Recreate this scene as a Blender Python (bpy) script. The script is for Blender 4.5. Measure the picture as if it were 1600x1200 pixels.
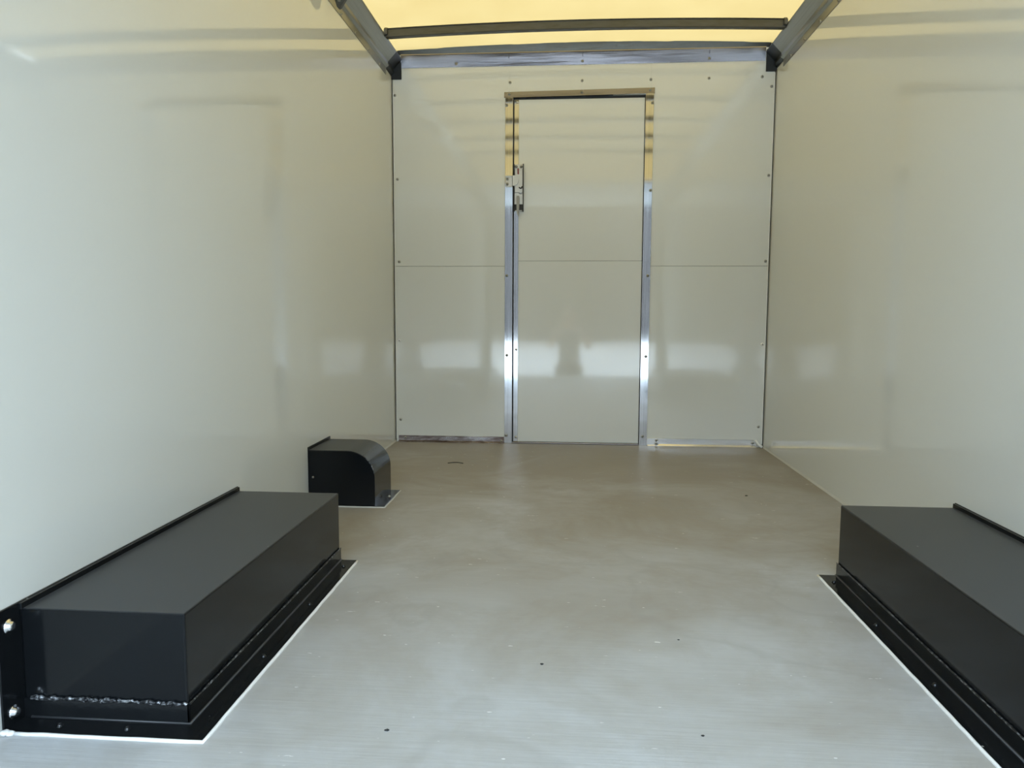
import bpy, bmesh, math, random
from mathutils import Vector, Matrix
random.seed(7)
for o in list(bpy.data.objects): bpy.data.objects.remove(o)
S = bpy.context.scene
COL = S.collection

# ------------------------------------------------------------------ camera
yaw, pitch, roll = 0.0760, -0.0964, 0.0037
F_PX = 1170.8
f = Vector((-math.sin(yaw)*math.cos(pitch), math.cos(yaw)*math.cos(pitch), math.sin(pitch)))
r0 = Vector((math.cos(yaw), math.sin(yaw), 0)); u0 = r0.cross(f)
rr = r0*math.cos(roll)+u0*math.sin(roll); uu = -r0*math.sin(roll)+u0*math.cos(roll)
cd = bpy.data.cameras.new('camera'); cam = bpy.data.objects.new('camera', cd); COL.objects.link(cam)
M = Matrix((rr, uu, -f)).transposed().to_4x4(); M.translation = Vector((-0.0489, -4.6696, 0.8289))
cam.matrix_world = M
cd.sensor_width = 36; cd.lens = F_PX*36/1600; cd.clip_start = 0.02; cd.clip_end = 300
S.camera = cam

# ------------------------------------------------------------------ world, sun, exposure
S.view_settings.view_transform = 'Standard'; S.view_settings.look = 'None'
S.view_settings.gamma = 1; S.view_settings.use_curve_mapping = False
S.view_settings.exposure = -0.12
w = bpy.data.worlds.new('world'); S.world = w; w.use_nodes = True
wn = w.node_tree.nodes; wl = w.node_tree.links
bg = wn['Background']
tc = wn.new('ShaderNodeTexCoord'); sx = wn.new('ShaderNodeSeparateXYZ'); cr = wn.new('ShaderNodeValToRGB')
wl.new(tc.outputs['Generated'], sx.inputs[0]); wl.new(sx.outputs['Z'], cr.inputs[0]); wl.new(cr.outputs[0], bg.inputs['Color'])
cr.color_ramp.elements[0].position = 0.0; cr.color_ramp.elements[0].color = (0.76, 0.89, 1.0, 1)
cr.color_ramp.elements[1].position = 0.8; cr.color_ramp.elements[1].color = (0.58, 0.78, 1.0, 1)
bg.inputs['Strength'].default_value = 12
sd = bpy.data.lights.new('sun', 'SUN'); so = bpy.data.objects.new('sun', sd); COL.objects.link(so)
sd.energy = 8.5; sd.angle = math.radians(4); sd.color = (1.0, 0.98, 0.95)
so.rotation_euler = (math.radians(-30), math.radians(14), 0)      # high, from ahead of the truck
pd = bpy.data.lights.new('opening_portal', 'AREA'); po = bpy.data.objects.new('opening_portal', pd); COL.objects.link(po)
pd.shape = 'RECTANGLE'; pd.size = 2.2; pd.size_y = 2.2; pd.cycles.is_portal = True
po.location = (0, -5.2, 1.1); po.rotation_euler = (math.radians(90), 0, 0)

# ------------------------------------------------------------------ materials
def mat(name, col, rough=0.5, metal=0.0, spec=0.5, coat=0.0):
    m = bpy.data.materials.new(name); m.use_nodes = True
    b = m.node_tree.nodes['Principled BSDF']
    b.inputs['Base Color'].default_value = (*col, 1); b.inputs['Roughness'].default_value = rough
    b.inputs['Metallic'].default_value = metal; b.inputs['Specular IOR Level'].default_value = spec
    b.inputs['Coat Weight'].default_value = coat
    if name == 'black_gloss_paint': b.inputs['IOR'].default_value = 1.32
    return m, b, m.node_tree.nodes, m.node_tree.links
def coords(n, l, scale=(1,1,1)):
    g = n.new('ShaderNodeNewGeometry'); mp = n.new('ShaderNodeMapping')
    mp.inputs['Scale'].default_value = scale; l.new(g.outputs['Position'], mp.inputs['Vector'])
    return mp.outputs[0]
def noise(n, l, vec, scale, detail=4, rough=.5, dist=0):
    t = n.new('ShaderNodeTexNoise'); t.inputs['Scale'].default_value = scale
    t.inputs['Detail'].default_value = detail; t.inputs['Roughness'].default_value = rough
    t.inputs['Distortion'].default_value = dist
    l.new(vec, t.inputs['Vector']); return t.outputs['Fac']
def ramp(n, l, fac, stops):
    c = n.new('ShaderNodeValToRGB'); l.new(fac, c.inputs[0])
    e = c.color_ramp.elements
    while len(e) < len(stops): e.new(0.5)
    for q, (p, v) in zip(e, stops):
        q.position = p; q.color = (*(v if isinstance(v, tuple) else (v, v, v)), 1)
    return c.outputs[0]
def mix(n, l, fac, a, b, kind='MIX'):
    m = n.new('ShaderNodeMix'); m.data_type = 'RGBA'; m.blend_type = kind
    for i, v in ((0, fac), (6, a), (7, b)):
        if isinstance(v, (int, float)): m.inputs[i].default_value = v
        elif isinstance(v, tuple): m.inputs[i].default_value = (*v, 1)
        else: l.new(v, m.inputs[i])
    return m.outputs[2]
def bump(n, l, b, fac, strength, dist):
    k = n.new('ShaderNodeBump'); k.inputs['Strength'].default_value = strength
    k.inputs['Distance'].default_value = dist; l.new(fac, k.inputs['Height']); l.new(k.outputs[0], b.inputs['Normal'])

WALL, b, n, l = mat('glossy_white_panel', (.680, .686, .645), .055, spec=.75)
bump(n, l, b, noise(n, l, coords(n, l, (1,1,1)), 1.6, 2), .03, .01)
l.new(ramp(n, l, noise(n, l, coords(n, l), 2.2, 5), [(.3, .045), (.7, .065)]), b.inputs['Roughness'])
EDGE = mat('panel_edge', (.80, .80, .76), .4)[0]
DARKGAP = mat('dark_gap', (.02, .022, .022), .6)[0]

def alu(name, scale, base=(.74, .75, .77), r=(.16, .34), bs=.25):
    m, b, n, l = mat(name, base, .22, 1.0)
    v = coords(n, l, scale)
    s = noise(n, l, v, 1, 5, .6)
    l.new(ramp(n, l, s, [(.3, r[0]), (.7, r[1])]), b.inputs['Roughness'])
    l.new(ramp(n, l, s, [(.25, tuple(c*.72 for c in base)), (.6, base)]), b.inputs['Base Color'])
    bump(n, l, b, s, bs, .002)
    
    return m
ALU_V = alu('brushed_aluminium_upright', (120, 120, 2.0), (.60, .60, .61), (.045, .09), .04)
ALU_H = alu('brushed_aluminium_level', (1.6, 26, 26), (.33, .32, .345), (.10, .26), .22)
ALU_K = alu('bright_aluminium_strip', (2.2, 30, 30), (.88, .88, .89), (.12, .24), .08)
ALU_Y = alu('dull_aluminium_rail', (120, 3, 120), (.33, .33, .30), (.3, .5), .3)
GALV = alu('galvanised_steel', (14, 9, 60), (.12, .12, .11), (.35, .55), .3)
STAIN, b, n, l = mat('stained_aluminium', (.5, .5, .5), .25, 1.0)
s = noise(n, l, coords(n, l, (9, 60, 40)), 1, 6, .7)
l.new(ramp(n, l, s, [(.36, (.11, .075, .06)), (.52, (.26, .22, .21)), (.68, (.62, .60, .60))]), b.inputs['Base Color'])
l.new(ramp(n, l, s, [(.3, .5), (.7, .2)]), b.inputs['Roughness'])
CAULKW = mat('white_washer', (.92, .92, .90), .3)[0]
SCREW = mat('zinc_screw', (.42, .42, .40), .33, 1.0)[0]
BRIGHT = mat('bright_steel', (.82, .83, .84), .18, 1.0)[0]
LATCHM, b, n, l = mat('plated_steel', (.50, .49, .45), .36, .9)
HANDM = mat('worn_brown_steel', (.26, .24, .20), .4, .8)[0]
bump(n, l, b, noise(n, l, coords(n, l), 160, 3), .25, .002)
RED = mat('red_lever_plastic', (.22, .012, .01), .4)[0]

BLACK, b, n, l = mat('black_gloss_paint', (.006, .007, .008), .10, spec=.5)
l.new(ramp(n, l, noise(n, l, coords(n, l), 4, 3), [(.3, .10), (.7, .15)]), b.inputs['Roughness'])
bump(n, l, b, noise(n, l, coords(n, l), 140, 3), .03, .001)
vo = n.new('ShaderNodeTexVoronoi'); vo.inputs['Scale'].default_value = 11
l.new(coords(n, l), vo.inputs['Vector'])
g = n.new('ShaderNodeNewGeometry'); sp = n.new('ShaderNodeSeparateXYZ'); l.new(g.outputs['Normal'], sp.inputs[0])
up = ramp(n, l, sp.outputs['Z'], [(.6, 0.0), (.95, 1.0)])            # paler and rougher on level faces well above the floor
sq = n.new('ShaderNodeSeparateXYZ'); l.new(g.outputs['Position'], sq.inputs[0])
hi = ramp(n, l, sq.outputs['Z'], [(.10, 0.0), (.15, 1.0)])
pale_top = mix(n, l, 1.0, up, hi, 'MULTIPLY')
base = mix(n, l, pale_top, (.006, .007, .008), (.045, .048, .050))
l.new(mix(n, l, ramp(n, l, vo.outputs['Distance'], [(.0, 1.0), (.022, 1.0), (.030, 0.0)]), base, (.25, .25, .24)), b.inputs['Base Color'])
l.new(mix(n, l, pale_top, ramp(n, l, noise(n, l, coords(n, l), 4, 3), [(.3, .10), (.7, .15)]), (.36, .36, .36)), b.inputs['Roughness'])
BLACKM, b, n, l = mat('black_satin_paint', (.006, .007, .008), .2, spec=.45)
bump(n, l, b, noise(n, l, coords(n, l), 90, 4), .2, .002)
WELD, b, n, l = mat('rough_weld_bead', (.03, .033, .036), .3, .3)
s = noise(n, l, coords(n, l), 120, 4)
l.new(ramp(n, l, s, [(.5, (.015, .016, .018)), (.66, (.30, .31, .32))]), b.inputs['Base Color'])
bump(n, l, b, s, .8, .004)
FOLD = mat('fold_highlight_paint', (.045, .047, .05), .28)[0]  # lighter grey that stands in for the edge highlight on the fold
BRACK = mat('black_corner_steel', (.012, .015, .018), .45)[0]

CAULK, b, n, l = mat('white_sealant', (.80, .80, .78), .5)
bump(n, l, b, noise(n, l, coords(n, l), 60, 3), .4, .004)
CAULKG, b, n, l = mat('grey_sealant', (.50, .49, .45), .5)
bump(n, l, b, noise(n, l, coords(n, l), 50, 3), .4, .004)

FLOOR, b, n, l = mat('grey_painted_deck', (.4, .4, .4), .42, spec=.38)
big = noise(n, l, coords(n, l, (1, 1.1, 1)), 1.15, 5, .62, .6)
g = n.new('ShaderNodeNewGeometry'); sp = n.new('ShaderNodeSeparateXYZ'); l.new(g.outputs['Position'], sp.inputs[0])
mr = n.new('ShaderNodeMapRange'); mr.inputs[1].default_value = -3.3; mr.inputs[2].default_value = -.6
l.new(sp.outputs['Y'], mr.inputs[0])
ad = n.new('ShaderNodeMath'); ad.operation = 'MULTIPLY_ADD'; l.new(mr.outputs[0], ad.inputs[0]); ad.inputs[1].default_value = .42; l.new(big, ad.inputs[2])
dirt = ramp(n, l, ad.outputs[0], [(.42, 0.0), (.86, 1.0)])
c1 = mix(n, l, dirt, (.475, .488, .497), (.285, .252, .20))
st = noise(n, l, coords(n, l, (1.5, 1.6, 1)), 1.9, 6, .62, .35)
grad = ramp(n, l, mr.outputs[0], [(.0, .35), (.55, 1.0)])
c2 = mix(n, l, mix(n, l, 1.0, ramp(n, l, st, [(.47, 0.0), (.55, .45), (.60, .15), (.68, .6)]), grad, 'MULTIPLY'), c1, (.30, .265, .21))
# dried puddle outlines
pv = n.new('ShaderNodeTexNoise'); pv.inputs['Scale'].default_value = 1.3; pv.inputs['Detail'].default_value = 2
l.new(coords(n, l, (1, 1.2, 1)), pv.inputs['Vector'])
ring = ramp(n, l, pv.outputs['Fac'], [(.545, 0.0), (.556, .26), (.562, .20), (.575, 0.0)])
c2 = mix(n, l, ring, c2, (.29, .28, .26))
wood = noise(n, l, coords(n, l, (5, 110, 1)), 1, 5, .65)
c3 = mix(n, l, ramp(n, l, wood, [(.35, .14), (.62, 0.0)]), c2, (.28, .28, .27))
chipn = noise(n, l, coords(n, l, (13, 60, 1)), 1, 3, .7)
chip = ramp(n, l, chipn, [(.70, 0.0), (.715, 1.0)])
c4 = mix(n, l, chip, c3, (.72, .72, .70))
vo = n.new('ShaderNodeTexVoronoi'); vo.inputs['Scale'].default_value = 6.5; l.new(coords(n, l, (1, 2.2, 0)), vo.inputs['Vector'])
c5 = mix(n, l, ramp(n, l, vo.outputs['Distance'], [(0.0, .9), (.020, .9), (.028, 0.0)]), c4, (.80, .80, .78))
l.new(c5, b.inputs['Base Color'])
l.new(ramp(n, l, big, [(.3, .42), (.7, .56)]), b.inputs['Roughness'])
bump(n, l, b, wood, .2, .003)

ROOF = bpy.data.materials.new('translucent_fibreglass'); ROOF.use_nodes = True
n = ROOF.node_tree.nodes; l = ROOF.node_tree.links; n.remove(n['Principled BSDF'])
tr = n.new('ShaderNodeBsdfTranslucent'); df = n.new('ShaderNodeBsdfDiffuse'); mx = n.new('ShaderNodeMixShader')
s = noise(n, l, coords(n, l, (1.2, 1.2, 1)), 2.6, 5, .55)
l.new(ramp(n, l, s, [(.3, (.140, .093, .034)), (.7, (.153, .105, .041))]), tr.inputs['Color'])
df.inputs['Color'].default_value = (.55, .48, .30, 1); mx.inputs[0].default_value = .3
l.new(tr.outputs[0], mx.inputs[1]); l.new(df.outputs[0], mx.inputs[2]); l.new(mx.outputs[0], n['Material Output'].inputs[0])

DOORC = mat('white_curtain_panel', (.42, .42, .40), .5)[0]
GROUND, b, n, l = mat('pale_concrete_yard', (.5, .5, .48), .8)
l.new(ramp(n, l, noise(n, l, coords(n, l), .8, 6), [(.3, (.46, .46, .45)), (.7, (.60, .60, .58))]), b.inputs['Base Color'])
HEDGE, b, n, l = mat('dark_cladding', (.040, .037, .034), .85)
CLOTH = mat('light_grey_shirt', (.30, .31, .33), .8)[0]
JEAN = mat('dark_trousers', (.04, .05, .08), .8)[0]
SKIN = mat('skin', (.45, .27, .19), .5)[0]
HAIR = mat('dark_hair', (.02, .015, .012), .6)[0]
SHOE = mat('dark_shoe', (.02, .02, .02), .5)[0]

# ------------------------------------------------------------------ helpers
def tag(o, label=None, cat=None, group=None, kind=None):
    if label: o['label'] = label
    if cat: o['category'] = cat
    if group: o['group'] = group
    if kind: o['kind'] = kind
    return o
def empty(name, loc, label=None, cat=None, group=None, kind=None):
    o = bpy.data.objects.new(name, None); o.empty_display_size = .05; COL.objects.link(o); o.location = loc
    return tag(o, label, cat, group, kind)
def worldloc(o):
    v = Vector(o.location)
    while o.parent: o = o.parent; v = v + Vector(o.location)
    return v
def build(name, bm, m, parent=None, smooth=False, **k):
    """one mesh object, origin at its own middle; coordinates in bm are world coordinates"""
    co = [v.co for v in bm.verts]
    c = Vector([(min(q[i] for q in co)+max(q[i] for q in co))/2 for i in range(3)])
    bmesh.ops.translate(bm, verts=bm.verts, vec=-c)
    me = bpy.data.meshes.new(name); bm.to_mesh(me); bm.free()
    for mm in (m if isinstance(m, (list, tuple)) else [m]): me.materials.append(mm)
    if smooth:
        for p in me.polygons: p.use_smooth = True
    o = bpy.data.objects.new(name, me); COL.objects.link(o)
    if parent: o.parent = parent; o.location = c - worldloc(parent)
    else: o.location = c
    return tag(o, **k)
def box(bm, x0, x1, y0, y1, z0, z1, bev=0, seg=2, mi=0):
    t = bmesh.new(); r = bmesh.ops.create_cube(t, size=1)
    for v in t.verts:
        v.co = Vector(((x0+x1)/2+v.co.x*(x1-x0), (y0+y1)/2+v.co.y*(y1-y0), (z0+z1)/2+v.co.z*(z1-z0)))
    if bev: bmesh.ops.bevel(t, geom=t.edges[:], offset=bev, segments=seg, affect='EDGES', profile=.5)
    for fc in t.faces: fc.material_index = mi
    merge(bm, t); return bm
def merge(bm, t):
    me = bpy.data.meshes.new('tmp'); t.to_mesh(me); t.free(); bm.from_mesh(me); bpy.data.meshes.remove(me)
def B(*a, **k): return box(bmesh.new(), *a, **k)
def prism(bm, prof, axis, a0, a1):
    """closed 2-D profile swept straight along an axis; profile gives the other two coordinates in order"""
    def P(p, a):
        return Vector((a, p[0], p[1])) if axis == 'x' else Vector((p[0], a, p[1])) if axis == 'y' else Vector((p[0], p[1], a))
    v0 = [bm.verts.new(P(p, a0)) for p in prof]; v1 = [bm.verts.new(P(p, a1)) for p in prof]
    k = len(prof); fs = [bm.faces.new(v0), bm.faces.new(v1[::-1])]
    for i in range(k): fs.append(bm.faces.new((v0[i], v1[i], v1[(i+1) % k], v0[(i+1) % k])))
    bmesh.ops.recalc_face_normals(bm, faces=fs)
    return bm
def lathe(bm, prof, c, ax, seg=20):
    """prof = (radius, height) list turned round direction ax at c"""
    ax = Vector(ax).normalized(); a = ax.orthogonal().normalized(); b2 = ax.cross(a)
    rings = []
    for r, h in prof:
        rings.append([bm.verts.new(Vector(c)+ax*h+(a*math.cos(t)+b2*math.sin(t))*r) for t in [2*math.pi*i/seg for i in range(seg)]])
    for q, s2 in zip(rings, rings[1:]):
        for i in range(seg): bm.faces.new((q[i], q[(i+1) % seg], s2[(i+1) % seg], s2[i]))
    bm.faces.new(rings[0][::-1]); bm.faces.new(rings[-1])
    bmesh.ops.recalc_face_normals(bm, faces=bm.faces[:])
    return bm
def tube(bm, pts, r, seg=8):
    rings = []
    pts = [Vector(p) for p in pts]
    rs = r if isinstance(r, list) else [r]*len(pts)
    for i, p in enumerate(pts):
        d = (pts[min(i+1, len(pts)-1)]-pts[max(i-1, 0)]).normalized()
        a = d.cross(Vector((.13, .31, .94))).normalized(); c2 = d.cross(a)
        rings.append([bm.verts.new(p+(a*math.cos(t)+c2*math.sin(t))*rs[i]) for t in [2*math.pi*k/seg for k in range(seg)]])
    for q, s2 in zip(rings, rings[1:]):
        for i in range(seg): bm.faces.new((q[i], q[(i+1) % seg], s2[(i+1) % seg], s2[i]))
    bm.faces.new(rings[0][::-1]); bm.faces.new(rings[-1])
    bmesh.ops.recalc_face_normals(bm, faces=bm.faces[:])
    return bm

# a pan-head screw with washer and cross recess, facing -Y, origin on its seat
def screw_mesh(name, R, mats, ax=(0, -1, 0)):
    bm = bmesh.new()
    lathe(bm, [(R, 0), (R, .0012), (R*.80, .0016), (R*.76, .0028), (R*.60, .0050), (R*.36, .0062)], (0, 0, 0), ax, 18)
    k = len(bm.faces)
    for a, c in ((.42, .10), (.10, .42)):
        if abs(ax[1]) > .5: box(bm, -R*a, R*a, -.0066, -.0055, -R*c, R*c, mi=1)
        elif abs(ax[0]) > .5:
            s = ax[0]; x0, x1 = sorted((s*.0055, s*.0066)); box(bm, x0, x1, -R*a, R*a, -R*c, R*c, mi=1)
        else: box(bm, -R*a, R*a, -R*c, R*c, .0055, .0066, mi=1)
    me = bpy.data.meshes.new(name); bm.to_mesh(me); bm.free()
    for m in mats: me.materials.append(m)
    for p in me.polygons: p.use_smooth = p.material_index == 0
    return me
SCR = screw_mesh('screw', .0088, [SCREW, DARKGAP])
SCR_B = screw_mesh('screw_bright', .0080, [BRIGHT, DARKGAP])
SCR_W = screw_mesh('screw_white', .0100, [CAULKW, DARKGAP])
SCR_UP = screw_mesh('screw_up', .007, [BLACKM, DARKGAP], (0, 0, 1))
SCR_UPB = screw_mesh('screw_up_bright', .007, [SCREW, DARKGAP], (0, 0, 1))
SCR_L = screw_mesh('screw_side', .0085, [SCREW, DARKGAP], (1, 0, 0))
SCR_R = screw_mesh('screw_side_r', .0085, [SCREW, DARKGAP], (-1, 0, 0))
def put(name, me, loc, parent, rot=0, **k):
    o = bpy.data.objects.new(name, me); COL.objects.link(o); o.parent = parent
    o.location = Vector(loc)-worldloc(parent)
    if rot: o.rotation_euler = (0, rot, 0)
    return tag(o, **k)

W = 1.15; YB = -5.15; ZS = 1.108
# ------------------------------------------------------------------ the setting
build('floor', B(-1.18, 1.18, YB, .03, -.12, 0), FLOOR, kind='structure',
      label='grey painted truck box floor with brown stains and white chips', cat='floor')
for s, nm in ((-1, 'wall_left'), (1, 'wall_right')):
    x0, x1 = sorted((s*W, s*(W+.03)))
    build(nm, B(x0, x1, YB, .03, 0.0, 2.38), WALL, kind='structure', cat='wall',
          label='glossy white %s side wall of the truck box' % ('left' if s < 0 else 'right'))
# far wall: composite panels with a level seam, dark slot to each side wall
bm = bmesh.new(); e = .0009; xe = W-.007
for x0, x1 in ((-xe, -.43), (.42, xe)):
    box(bm, x0, x1, 0, .02, 0.0, ZS-e, .0008, 1); box(bm, x0, x1, 0, .02, ZS+e, 2.40, .0008, 1)
box(bm, -.43, .42, 0, .02, 2.125, 2.40)
box(bm, -1.18, 1.18, .0201, .05, 0, 2.40, mi=1)
box(bm, -1.15, 1.15, .0, .02, 2.40, 2.432, mi=1)
wf = build('wall_front', bm, [WALL, DARKGAP], kind='structure', cat='wall',
           label='glossy white end wall around the narrow door')
for s in (-1, 1):      # pale raw panel edge lips
    x0, x1 = sorted((s*xe, s*(xe-.004)))
    build('edge_lip', B(x0, x1, -.003, .001, .02, 2.235, .001, 1), EDGE, wf)
for x, z in [(-1.131,2.144),(-1.120,1.641),(-1.114,1.136),(-1.116,.142),(-.423,2.207),(.011,2.210),(.419,2.209),(.760,2.210),
             (1.068,2.212),(1.125,2.156),(1.125,1.643),(1.125,1.137),(1.118,.128)]:
    put('screw', SCR, (x, 0, z), wf, random.random()*3)
for x, z in [(-1.119,.644),(1.123,.636)]: put('screw', SCR_W, (x, 0, z), wf, .4, label='bright screw with white washer')

# ------------------------------------------------------------------ door with frame and latch
dr = empty('door_1', (0, -.01, 0), 'tall white door in bright metal frame in the end wall', 'door', kind='structure')
def jamb(x0, x1, z1):
    bm = bmesh.new(); box(bm, x0, x1, -.005, .0, .0, z1, .0012, 2)
    xi = x1 if x0 < 0 else x0
    box(bm, min(xi, xi+(-.004 if x0 < 0 else .004)), max(xi, xi+(-.004 if x0 < 0 else .004)), -.004, .018, 0, z1)
    return build('frame_jamb', bm, ALU_V, dr)
jl = jamb(-.452, -.404, 2.117); jr = jamb(.391, .440, 2.128)
bm = bmesh.new()
for y0, y1, h0, h1 in ((-.0052, 0, 0, .033), (-.004, .018, 0, .003)):
    vs = [bm.verts.new((x, y, z)) for x, zb in ((-.458, 2.117), (.444, 2.128)) for y in (y0, y1) for z in (zb+h0, zb+h1)]
    for q in ((0,1,3,2),(4,6,7,5),(0,4,5,1),(2,3,7,6),(1,5,7,3),(0,2,6,4)): bm.faces.new([vs[i] for i in q])
bmesh.ops.recalc_face_normals(bm, faces=bm.faces[:])
hd = build('frame_head', bm, ALU_H, dr)
for x, z in ((-.443,2.072),(-.439,1.049),(-.437,.557),(-.440,.050)): put('screw', SCR, (x, -.005, z), jl, random.random())
for x, z in ((.431,2.072),(.430,1.559),(.424,1.049),(.423,.556),(.411,.056)): put('screw', SCR, (x, -.005, z), jr, random.random())
for x, z in ((-.427,2.138),(.010,2.142),(.416,2.147)): put('screw', SCR, (x, -.0052, z), hd, random.random())
bm = bmesh.new(); box(bm, -.369, .387, .004, .019, .012, 1.140-e, .0008, 1); box(bm, -.369, .387, .004, .019, 1.140+e, 2.106, .0008, 1)
build('door_panel', bm, WALL, dr)
est = build('edge_strip', B(-.397, -.368, .0015, .019, .012, 2.106, .0012, 2), ALU_V, dr)
for z in (2.093, .593, .039): put('screw', SCR_B, (-.379, .0015, z), est, .5)
build('threshold', B(-.404, .391, -.010, .019, 0, .011, .003, 2), ALU_H, dr)
# slam latch on the closing edge
lb = bmesh.new()
box(lb, -.394, -.341, -.006, .003, 1.440, 1.722, .0015, 1)                       # back plate
box(lb, -.398, -.394, -.020, .003, 1.438, 1.724, 0, 1, 1); box(lb, -.342, -.337, -.018, .003, 1.438, 1.724, .0008, 1, 1)
box(lb, -.393, -.342, -.014, -.006, 1.552, 1.690, .003, 2)                       # raised body
box(lb, -.389, -.346, -.017, -.013, 1.685, 1.695, .0015, 1)
box(lb, -.394, -.341, -.013, -.006, 1.440, 1.482, .002, 1, 1)                    # dark cup behind the handle
box(lb, -.390, -.345, -.0145, -.012, 1.441, 1.446, .001, 1)
lt = build('latch', lb, [LATCHM, DARKGAP], dr)
build('lever', B(-.3745, -.3665, -.024, -.012, 1.661, 1.696, .002, 2), RED, lt, label='red lever')
hb = bmesh.new(); prism(hb, [(-.3775, 1.426), (-.3700, 1.410), (-.3645, 1.426), (-.3605, 1.520), (-.3640, 1.531), (-.3765, 1.531), (-.3795, 1.520)][::-1], 'y', -.032, -.014)
bmesh.ops.bevel(hb, geom=hb.edges[:], offset=.0022, segments=2, affect='EDGES')
build('handle', hb, HANDM, lt)
kb = bmesh.new(); pr = [(-.404, 1.592), (-.404, 1.652)]+[(-.397+.030*math.sin(t), 1.622+.031*math.cos(t)) for t in [math.pi*i/14 for i in range(15)]]
prism(kb, pr, 'y', -.030, -.014); bmesh.ops.bevel(kb, geom=kb.edges[:], offset=.002, segments=2, affect='EDGES')
build('rotary_bolt', kb, LATCHM, lt)
build('rivet', lathe(bmesh.new(), [(.0125, 0), (.0125, .003), (.009, .006), (.004, .007)], (-.356, -.0065, 1.556), (0, -1, 0)), LATCHM, lt, True)
hk = tube(bmesh.new(), [(-.364, -.017, 1.583), (-.358, -.018, 1.577), (-.351, -.018, 1.578), (-.345, -.018, 1.588)], .0042, 8)
build('hook', hk, DARKGAP, lt, True, label='small black hook')
for x in (-.383, -.352): put('screw', SCR, (x, -.006, 1.708), lt, .3)
st_ = build('strike_plate', B(-.448, -.406, -.011, -.005, 1.586, 1.655, .002, 2), LATCHM, dr)
box(lb := bmesh.new(), -.449, -.410, -.019, -.010, 1.645, 1.655, .002, 2); build('strike_lip', lb, LATCHM, st_)
for z in (1.634, 1.603): put('screw', SCR, (-.437, -.011, z), st_, .3)

# ------------------------------------------------------------------ trims on the end wall
hb = bmesh.new(); prism(hb, [(0, 2.303), (-.0035, 2.303), (-.0155, 2.372), (-.019, 2.373), (-.019, 2.3785), (0, 2.3785)], 'x', -1.089, 1.082)
hdr = build('header_rail', hb, ALU_H, None, label='long bright aluminium strip across the top of the end wall', cat='metal trim')
for x in (-.750, .011, .757): put('screw', SCR, (x, -.0065, 2.321), hdr, random.random())
for x in (-.43, .013, .757):
    build('joint_mark', B(x-.0012, x+.0012, -.0175, -.0085, 2.345, 2.366), DARKGAP, hdr)
# folded roof edge above the header
bm = bmesh.new(); NX = 90
def zr(x): return 2.403+.026*(1-(x/1.1)**2)
top = []; bot = []
for i in range(NX+1):
    x = -1.11+2.22*i/NX
    wv = .0022*math.sin(x*9+1)+.0014*math.sin(x*23)+.001*math.sin(x*41+2)
    bot.append([bm.verts.new((x, y, 2.3795 if y < -.001 else 2.3795)) for y in (-.004, .0)])
    top.append([bm.verts.new((x, y, zr(x)+wv)) for y in (-.016, 0)])
for i in range(NX):
    for a, c in ((bot[i][0], 0),):
        bm.faces.new((bot[i][0], bot[i+1][0], top[i+1][0], top[i][0]))
        bm.faces.new((bot[i][1], bot[i+1][1], top[i+1][1], top[i][1]))
        bm.faces.new((top[i][0], top[i+1][0], top[i+1][1], top[i][1])); bm.faces.new((bot[i][0], bot[i+1][0], bot[i+1][1], bot[i][1]))
bmesh.ops.recalc_face_normals(bm, faces=bm.faces[:])
build('roof_edge_flashing', bm, GALV, None, label='thin wavy grey roof edge strip above the bright header', cat='metal trim')
# kick strips
ks = bmesh.new(); prism(ks, [(-.002, .040), (-.006, .038), (-.008, .010), (-.022, .003), (-.022, 0), (0, 0), (0, .040)], 'x', -1.128, -.454)
k1 = build('kick_strip', ks, STAIN, None, label='brown stained metal strip at foot of end wall, left of the door', cat='metal trim')
put('screw', SCR, (-1.084, -.008, .026), k1, .2); put('screw', SCR, (-.47, -.008, .014), k1, .2)
ks = bmesh.new(); prism(ks, [(-.002, .047), (-.006, .045), (-.008, .012), (-.018, .003), (-.018, 0), (0, 0), (0, .047)], 'x', .442, 1.105)
k2 = build('kick_strip', ks, ALU_K, None, label='bright metal strip at foot of end wall, right of the door', cat='metal trim')
put('screw', SCR, (1.083, -.0075, .027), k2, .2)
kp = build('cover_plate', B(.437, .513, -.013, -.007, .003, .050, .0015, 2), BRIGHT, k2, label='short bright cover plate')
for z in (.036, .014): put('screw', SCR, (.497, -.013, z), kp, .8)
build('corner_sealant', tube(bmesh.new(), [(1.100, -.01, .045), (1.118, -.012, .02), (1.138, -.03, .006)], .008), CAULK, k2, True)

# sealant along wall feet
def bead(bm, pts, r=.006, jit=.001):
    q = []
    for a, c in zip(pts, pts[1:]):
        a, c = Vector(a), Vector(c); k = max(2, int((c-a).length/.03))
        q += [a.lerp(c, i/k)+Vector((random.uniform(-jit, jit), random.uniform(-jit, jit), random.uniform(-jit, jit)*.5)) for i in range(k)]
    q.append(Vector(pts[-1])); return tube(bm, q, r, 8)
for i, s in enumerate((-1, 1)):
    bm = bmesh.new()
    for seg in (((YB, -3.36), (-2.285, -1.62), (-1.30, -.001)) if s < 0 else ((YB, -3.36), (-2.295, -.001))):
        prism(bm, [(s*W, 0), (s*(W-.007), 0), (s*(W-.006), .003), (s*(W-.002), .008), (s*W, .008)], 'y', *seg)
    build('trim_%d' % (i+1), bm, CAULKG, kind='structure', cat='trim', label='grey sealant fillet at foot of %s wall' % ('left', 'right')[i])

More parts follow.
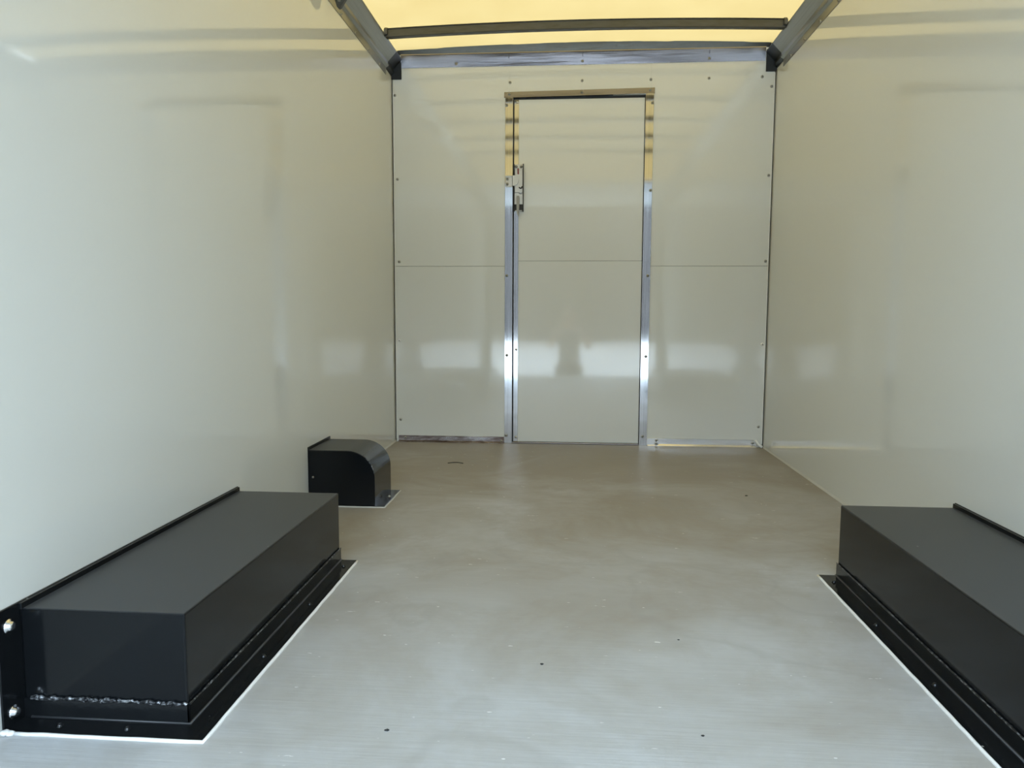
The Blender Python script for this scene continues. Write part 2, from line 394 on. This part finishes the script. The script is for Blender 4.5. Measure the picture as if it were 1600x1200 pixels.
# ------------------------------------------------------------------ roof
bm = bmesh.new(); NX, NY = 28, 26; g_ = []
def roofz(x): return 2.401+.027*(1-(x/1.14)**2)
for t in (0, .003):
    g_.append([[bm.verts.new((-1.14+2.28*i/NX, -5.2+5.2*j/NY, roofz(-1.14+2.28*i/NX)+t)) for j in range(NY+1)] for i in range(NX+1)])
G0 = g_[0]
for v in [v for row in g_[1] for v in row]: bm.verts.remove(v)
for i in range(NX):
    for j in range(NY): bm.faces.new((G0[i][j], G0[i][j+1], G0[i+1][j+1], G0[i+1][j]))
build('ceiling', bm, ROOF, None, True, kind='structure', label='translucent yellow fibreglass roof skin lit from above', cat='roof')
for s, nm in ((-1, 'left'), (1, 'right')):
    rl = empty('top_rail', (s*1.12, -2.6, 2.22), 'grey metal roof rail running along top of the %s wall' % nm, 'roof rail', 'roof rails along both side walls')
    bm = bmesh.new(); X = lambda d: s*(W-d)
    prism(bm, [(X(0), 2.222), (X(.003), 2.222), (X(.004), 2.262), (X(.018), 2.270), (X(.020), 2.276), (X(.014), 2.283),
               (X(.016), 2.296), (X(.062), 2.345), (X(.066), 2.352), (X(.064), 2.358), (X(.056), 2.360), (X(0), 2.402)][::s], 'y', YB, -.151)
    bmesh.ops.recalc_face_normals(bm, faces=bm.faces[:])
    build('rail_channel', bm, ALU_Y, rl)
    for k in range(9):
        y = -.305-.243*k
        put('screw', SCR_L if s < 0 else SCR_R, (X(.003), y, 2.232), rl, 0)
    # black corner gusset
    cb = empty('corner_bracket', (X(.03), -.02, 2.235), 'black steel bracket in the upper %s corner of the end wall' % nm, 'bracket', 'black brackets in the upper corners')
    x0, x1 = sorted((X(.001), X(.063)))
    build('bracket_plate', B(x0, x1, -.009, -.001, 2.236 if s < 0 else 2.240, 2.366, .0012, 1), BRACK, cb)
    bm = bmesh.new(); prism(bm, [(X(.001), 2.255), (X(.004), 2.262), (X(.018), 2.270), (X(.020), 2.276), (X(.014), 2.283),
               (X(.016), 2.296), (X(.062), 2.345), (X(.066), 2.352), (X(.064), 2.358), (X(.056), 2.360), (X(.001), 2.398)][::s], 'y', -.1495, -.009)
    bmesh.ops.recalc_face_normals(bm, faces=bm.faces[:])
    build('bracket_leg', bm, BRACK, cb)
    for dx in (.030, .046): build('bolt', lathe(bmesh.new(), [(.004, 0), (.004, .012), (.003, .014)], (X(dx), -.012, 2.335-(.046-dx)*.2), (0, -1, .1), 8), SCREW, cb)
# bows
def bow(y, label):
    t = empty('roof_bow', (0, y, 2.36), label, 'roof bow', 'arched bows under the roof')
    bm = bmesh.new(); K = 48; prof = [(-.019, .002), (-.017, .000), (.017, .000), (.019, .002), (.019, .012), (.016, .012), (.016, .0035), (-.0155, .0035), (-.0155, .040), (-.026, .041), (-.026, .044), (-.019, .045)]
    rings = []
    for i in range(K+1):
        x = -1.082+2.164*i/K; zb = 2.338+.0215*(1-(x/1.09)**2)
        rings.append([bm.verts.new((x, y+p, zb+q*1.02)) for p, q in prof])
    for a, c in zip(rings, rings[1:]):
        for i in range(len(prof)): bm.faces.new((a[i], a[(i+1) % len(prof)], c[(i+1) % len(prof)], c[i]))
    bm.faces.new(rings[0][::-1]); bm.faces.new(rings[-1]); bmesh.ops.recalc_face_normals(bm, faces=bm.faces[:])
    bmesh.ops.translate(bm, verts=bm.verts, vec=(0, 0, .001))
    build('bow_bar', bm, GALV, t)
    for s in (-1, 1):
        bm = bmesh.new(); prism(bm, [(y-.034, 2.350), (y-.034, 2.376), (y-.018, 2.392), (y+.024, 2.392), (y+.030, 2.350)], 'x', *sorted((s*1.069, s*1.090)))
        bmesh.ops.bevel(bm, geom=bm.edges[:], offset=.003, segments=2, affect='EDGES')
        build('end_clip', bm, GALV, t)
    return t
bow(-.40, 'curved grey bow crossing the yellow roof just before the end wall')
for i, y in enumerate((-1.0, -1.6, -2.2, -2.8)):
    bow(y, ['second roof bow back from the end wall', 'third roof bow back from the end wall', 'fourth roof bow back from the end wall', 'fifth roof bow back from the end wall, before the stowed door'][i])
# a hook hanging off the left rail
hk = empty('rail_hanger', (-1.10, -1.16, 2.19), 'small grey metal hanger plate under the left roof rail', 'hanger')
bm = bmesh.new(); prism(bm, [(-1.1448, 2.260), (-1.1448, 2.236), (-1.120, 2.232), (-1.107, 2.190), (-1.099, 2.183), (-1.089, 2.188), (-1.056, 2.236), (-1.056, 2.260)], 'y', -1.226, -1.206)
bmesh.ops.recalc_face_normals(bm, faces=bm.faces[:]); bmesh.ops.bevel(bm, geom=bm.edges[:], offset=.0015, segments=1, affect='EDGES')
build('hanger_plate', bm, GALV, hk)
for x, z in ((-1.095, 2.216), (-1.105, 2.244)):
    build('bolt', lathe(bmesh.new(), [(.007, 0), (.007, .005), (.004, .009), (.004, .014)], (x, -1.226, z), (0, -1, 0), 10), SCREW, hk)

# ------------------------------------------------------------------ wheel boxes
def wheel_box(s, ya, yb, label):
    """s=-1 left wall; ya near end, yb far end"""
    X = lambda d: s*(W-d)
    def bx(d0, d1, y0, y1, z0, z1, bev=0, seg=2): x0, x1 = sorted((X(d0), X(d1))); return B(x0, x1, y0, y1, z0, z1, bev=bev, seg=seg)
    w_, h = .3476, .231
    t = empty('wheel_box', (X(w_/2), (ya+yb)/2, 0), label, 'wheel box', 'long black wheel boxes')
    build('cover', bx(.004, w_, ya, yb, .004, h, .004, 3), BLACK, t)
    # base angle: upright leg with foot flange round three sides
    fl = .057
    bm = bmesh.new(); P = [(d, y) for d, y in ((.004, ya), (w_, ya), (w_, yb), (.004, yb))]
    def leg(d0, d1, y0, y1, z0, z1, bev=.0012):
        x0, x1 = sorted((X(d0), X(d1))); box(bm, x0, x1, y0, y1, z0, z1, bev, 1)
    leg(.004, w_+.005, ya-.005, ya, .003, .044); leg(w_, w_+.005, ya-.005, yb, .003, .044)
    build('base_angle', bm, BLACKM, t)
    bm = bmesh.new(); leg(.004, w_+fl, ya-fl, ya-.001, .0005, .005, 0); leg(w_+.001, w_+fl, ya-.001, yb, .0005, .005, 0)
    build('foot_flange', bm, BLACK, t)
    bm = bmesh.new(); q = [Vector((X(.02+(w_-.02)*i/60), ya-.004, .0455+random.uniform(-.0015, .0025))) for i in range(61)]
    tube(bm, q, [random.uniform(.0025, .0055) for _ in q], 8)
    q = [Vector((X(w_+.004), ya+(yb-ya)*i/40, .0445)) for i in range(41)]
    tube(bm, q, [.0015+.0012*random.random() for _ in q], 6)
    build('weld_bead', bm, WELD, t)
    bm = bmesh.new(); tube(bm, [(X(w_+.006), yb, .006), (X(w_+.006), ya-.006, .006), (X(.02), ya-.006, .006)], .0026, 8)  # thin pale tube painting the highlight where leg meets flange
    build('fold_highlight', bm, FOLD, t, True)
    bm = bmesh.new(); leg(.0005, .005, ya-.062, yb+.004, .001, h+.014, .001)
    leg(.004, .010, ya-.004, yb+.004, h-.002, h+.012, .001)
    wfl = build('wall_flange', bm, BLACK, t)
    for z in (.208, .031):
        bm = bmesh.new(); lathe(bm, [(.0145, 0), (.0145, .0022), (.0105, .0030), (.0103, .0060), (.0085, .0090), (.0045, .0110)], (X(.005), ya-.034, z), (-s, 0, 0), 18)
        build('bolt', bm, BRIGHT, wfl, True, label='shiny bolt head')
    for k in range(3):
        put('screw', SCR_UP, (X(w_+.033), yb-.045-.32*k-.02, .005), t)
    for d in (.10, .24): put('screw', SCR_UP, (X(d), ya-.034, .005), t)
    a = X(w_+fl+.002)
    bm = bmesh.new(); bead(bm, [(a, yb+.002, .001), (a, ya-fl-.002, .001), (X(.02), ya-fl-.003, .001)], .0042, .0008)
    build('sealant_bead', bm, CAULK, t, True)
    bm = bmesh.new()
    for p, rad in (((X(.010), ya-.066, .006), .009), ((X(.020), ya-.064, .004), .008)):
        bmesh.ops.create_icosphere(bm, subdivisions=2, radius=rad, matrix=Matrix.Translation(p) @ Matrix.Diagonal((1.1, .9, .6, 1)))
    for v in bm.verts: v.co += Vector((random.uniform(-1, 1), random.uniform(-1, 1), random.uniform(-1, 1)))*.0012
    build('sealant_blob', bm, [CAULK] if s < 0 else [CAULK], t, True)
    return t
wheel_box(-1, -3.291, -2.294, 'long black wheel box against the left wall, in front of the rounded one')
wheel_box(1, -3.291, -2.304, 'long black wheel box against the right wall')

# small rounded cover
t = empty('filler_housing', (-1.0, -1.47, 0), 'small black metal cover with rounded corner against the left wall, behind the long box', 'metal cover')
ya, yb, xi, h, R_ = -1.612, -1.325, -.862, .241, .118
arc = [(xi-R_+R_*math.sin(a), h-R_+R_*math.cos(a)) for a in [math.pi/2*i/16 for i in range(17)]]
sec = [(-1.146, .003), (-1.146, h)]+arc+[(xi, .003)]
bm = prism(bmesh.new(), sec, 'y', ya, yb)
bmesh.ops.bevel(bm, geom=[e2 for e2 in bm.edges if abs(e2.verts[0].co.y-e2.verts[1].co.y) < 1e-4], offset=.002, segments=2, affect='EDGES')
build('cover', bm, BLACK, t)
lp = bmesh.new(); q = [Vector((x, ya-.0005, z)) for x, z in [(-1.13, h-.001)]+arc[8:]]
q = [Vector((x+.001, ya, z+.001)) for x, z in arc[7:15]]
build('weld_bead', tube(lp, q, [.0012+.0016*random.random() for _ in q], 6), WELD, t)
build('foot_flange', B(-.864, -.822, ya+.002, yb+.012, .0005, .005, .001, 1), BLACK, t)
build('wall_flange', B(-1.1495, -1.145, ya, yb+.006, .001, h+.013, .001, 1), BLACK, t)
put('screw', SCR_UPB, (-.843, -1.44, .005), t, label='bright screw in the foot flange')
bm = bmesh.new(); bead(bm, [(-.820, yb+.012, .001), (-.820, ya-.003, .001), (-1.14, ya-.003, .001)], .0035, .0006)
build('sealant_bead', bm, CAULKG, t, True)
put('screw', screw_mesh('screw_small', .005, [SCREW, DARKGAP]), (-1.128, ya, .125), t)

# ------------------------------------------------------------------ loose bits on the floor
q = [Vector((-.662-.042+.084*i/12, -.668+.022*math.sin(math.pi*i/12), .0025)) for i in range(13)]
build('debris_strand', tube(bmesh.new(), q, .0022, 6), DARKGAP, None, True, label='thin dark curved strand lying on the floor near the left of the end wall', cat='debris')
for x, y, rad, lab in ((-.105, -2.972, .0042, 'dark crumb near the middle of the floor'), (-.401, -3.279, .005, 'dark crumb nearest the long left box'),
                   (.759, -1.264, .006, 'dark crumb far back near the right wall'), (.221, -3.246, .0035, 'dark crumb nearest the camera, right of centre'), (.236, -2.811, .003, 'tiny dark crumb between the long boxes, right of centre')):
    bm = bmesh.new(); bmesh.ops.create_icosphere(bm, subdivisions=2, radius=rad*.75, matrix=Matrix.Translation((x, y, rad*.3)) @ Matrix.Diagonal((1.4, .9, .5, 1)))
    for v in bm.verts: v.co += Vector((random.uniform(-1, 1), random.uniform(-1, 1), random.uniform(-.5, .5)))*rad*.22
    build('crumb', bm, DARKGAP, None, label=lab, cat='debris', group='dark crumbs on the floor')

# ------------------------------------------------------------------ rear end behind the camera: stowed roll-up door, frame
t = empty('rollup_door', (0, -4.3, 2.1), 'white roll-up door stowed under the roof at the rear', 'roll-up door')
for k in range(6):
    y0 = -5.05+.28*k
    build('door_section', B(-1.06, 1.06, y0+.004, y0+.276, 2.17, 2.19, .003, 1), DOORC, t)
for s in (-1, 1):
    x0, x1 = sorted((s*1.065, s*1.10)); build('track', B(x0, x1, -5.1, -3.3, 2.155, 2.205, .003, 1), GALV, t)
for s, nm in ((-1, 'left'), (1, 'right')):
    x0, x1 = sorted((s*1.07, s*1.15)); build('trim_%d' % (3 if s < 0 else 4), B(x0, x1, YB-.06, YB, -.1, 2.3, .004, 2), GALV, kind='structure', cat='trim', label='rear post on %s side of the opening' % nm)
build('trim_5', B(-1.15, 1.15, YB-.06, YB, 2.16, 2.42, .004, 2), GALV, kind='structure', cat='trim', label='rear header over the opening')

# yard outside
build('ground', B(-60, 60, -70, 40, -1.0, -.85), GROUND, kind='structure', cat='ground', label='pale concrete yard outside the truck')
bm = bmesh.new()
for k in range(40):
    x = -50+2.5*k; hgt = random.uniform(8.5, 10.5)
    bmesh.ops.create_icosphere(bm, subdivisions=3, radius=1, matrix=Matrix.Translation((x, -38+random.uniform(-1, 1), hgt*.45-.9)) @ Matrix.Diagonal((2.0, 1.6, hgt*.62, 1)))
for v in bm.verts: v.co += Vector((random.uniform(-1, 1), random.uniform(-1, 1), random.uniform(-1, 1)))*.16
build('tree_line', bm, HEDGE, kind='stuff', label='dark line of trees across the yard behind the camera', cat='trees')

for i, (x, lab) in enumerate(((-4.3, 'leftmost'), (-2.35, 'second from left'), (2.15, 'third from left'), (4.3, 'rightmost'))):  # invented posts, there only to break up the bright yard in reflections
    p_ = empty('reflection_post', (x, -12, -.85), 'dark post added for the reflections behind the camera, %s of four' % lab, 'reflection_post', 'posts added for the reflections')
    build('shaft', B(x-.2, x+.2, -12.2, -11.8, -.85, 4.4, .02, 2), HEDGE, p_)
    build('plinth', B(x-.3, x+.3, -12.3, -11.7, -.85, -.45, .03, 2), GALV, p_)

# ------------------------------------------------------------------ the photographer, standing outside at the rear sill
def photographer():
    X0, Y0, G = -.05, -5.62, -.85
    t = empty('person', (X0, Y0, G), 'person in a light grey shirt holding up a phone behind the camera', 'person')
    def skin(name, verts, edges, m, root=0, sub=2):
        me = bpy.data.meshes.new(name)
        base = Vector((X0, Y0, G)); me.from_pydata([Vector(v[0]) for v in verts], edges, [])
        o = bpy.data.objects.new(name, me); COL.objects.link(o); o.parent = t
        k = o.modifiers.new('skin', 'SKIN'); k.use_smooth_shade = True; k.branch_smoothing = .6
        for i, v in enumerate(verts):
            rd = v[1]; me.skin_vertices[0].data[i].radius = rd if isinstance(rd, tuple) else (rd, rd)
            me.skin_vertices[0].data[i].use_root = i == root
        q = o.modifiers.new('subdivision', 'SUBSURF'); q.levels = sub; q.render_levels = sub
        me.materials.append(m); return o
    # continuous body, facing +Y, both hands up in front of the face
    V = [((0,0,.93),(.15,.11)), ((0,0,1.05),(.135,.10)), ((0,.01,1.20),(.155,.11)), ((0,.0,1.36),(.17,.11)), ((0,0,1.45),(.08,.07)), ((0,.01,1.50),(.052,.055)),
         ((0,.02,1.56),(.062,.072)), ((0,.025,1.62),(.074,.092)), ((0,.02,1.69),(.066,.082)), ((0,.015,1.725),(.035,.045)),
         ((-.10,0,.88),.095), ((-.12,.02,.50),.06), ((-.13,0,.10),.042), ((-.135,.13,.04),(.042,.03)),
         ((.10,0,.88),.095), ((.12,.03,.50),.06), ((.13,0,.10),.042), ((.135,.13,.04),(.042,.03)),
         ((-.19,0,1.38),.065), ((-.27,.12,1.20),.045), ((-.16,.36,1.42),.032), ((-.13,.43,1.49),(.036,.02)),
         ((.19,0,1.38),.065), ((.27,.12,1.20),.045), ((.16,.36,1.42),.032), ((.13,.43,1.49),(.036,.02))]
    E = [(0,1),(1,2),(2,3),(3,4),(4,5),(5,6),(6,7),(7,8),(8,9),(0,10),(10,11),(11,12),(12,13),(0,14),(14,15),(15,16),(16,17),(3,18),(18,19),(19,20),(20,21),(3,22),(22,23),(23,24),(24,25)]
    body = skin('body', V, E, SKIN)
    # five fingers and a thumb-side per hand
    for s in (-1, 1):
        for j, (dz, ln) in enumerate(((.030,.075),(.012,.082),(-.006,.076),(-.022,.062))):
            skin('finger', [((s*.13,.44,1.49+dz),.010), ((s*.115,.47,1.50+dz),.009), ((s*(.115-ln*.5),.485,1.50+dz),.008), ((s*(.115-ln),.475,1.50+dz),.007)], [(0,1),(1,2),(2,3)], SKIN, sub=1)
        skin('thumb', [((s*.13,.42,1.50),.012), ((s*.10,.435,1.53),.010), ((s*.075,.45,1.545),.009)], [(0,1),(1,2)], SKIN, sub=1)
    skin('shirt', [((0,0,.90),(.175,.135)), ((0,0,1.05),(.16,.125)), ((0,.01,1.20),(.175,.13)), ((0,0,1.36),(.185,.125)), ((0,0,1.44),(.10,.085)),
         ((-.19,0,1.38),.085), ((-.25,.08,1.26),.072), ((.19,0,1.38),.085), ((.25,.08,1.26),.072)], [(0,1),(1,2),(2,3),(3,4),(3,5),(5,6),(3,7),(7,8)], CLOTH)
    skin('trousers', [((0,0,.93),(.165,.125)), ((-.10,0,.86),.108), ((-.12,.02,.50),.078), ((-.13,0,.10),.062), ((.10,0,.86),.108), ((.12,.03,.50),.078), ((.13,0,.10),.062)],
         [(0,1),(1,2),(2,3),(0,4),(4,5),(5,6)], JEAN)
    for s in (-1, 1): skin('shoe', [((s*.13,-.04,.05),.048), ((s*.133,.06,.045),(.046,.04)), ((s*.138,.17,.035),(.042,.03))], [(0,1),(1,2)], SHOE)
    skin('hair', [((0,-.03,1.60),(.070,.06)), ((0,-.02,1.68),(.080,.085)), ((0,.005,1.735),(.060,.075))], [(0,1),(1,2)], HAIR)
    for s in (-1, 1):
        bm = bmesh.new(); bmesh.ops.create_uvsphere(bm, u_segments=12, v_segments=8, radius=.012, matrix=Matrix.Translation((X0+s*.03, Y0+.112, G+1.635)))
        build('eye', bm, SHOE, t, True)
        bm = bmesh.new(); bmesh.ops.create_uvsphere(bm, u_segments=12, v_segments=8, radius=.03, matrix=Matrix.Translation((X0+s*.078, Y0+.01, G+1.62)) @ Matrix.Diagonal((.35, .6, 1, 1)))
        build('ear', bm, SKIN, t, True)
    bm = bmesh.new(); bmesh.ops.create_cone(bm, segments=8, radius1=.018, radius2=.006, depth=.05, matrix=Matrix.Translation((X0, Y0+.122, G+1.61))); build('nose', bm, SKIN, t, True)
    build('mouth', B(X0-.025, X0+.025, Y0+.100, Y0+.108, G+1.562, G+1.570, .002, 1), RED, t)
photographer()
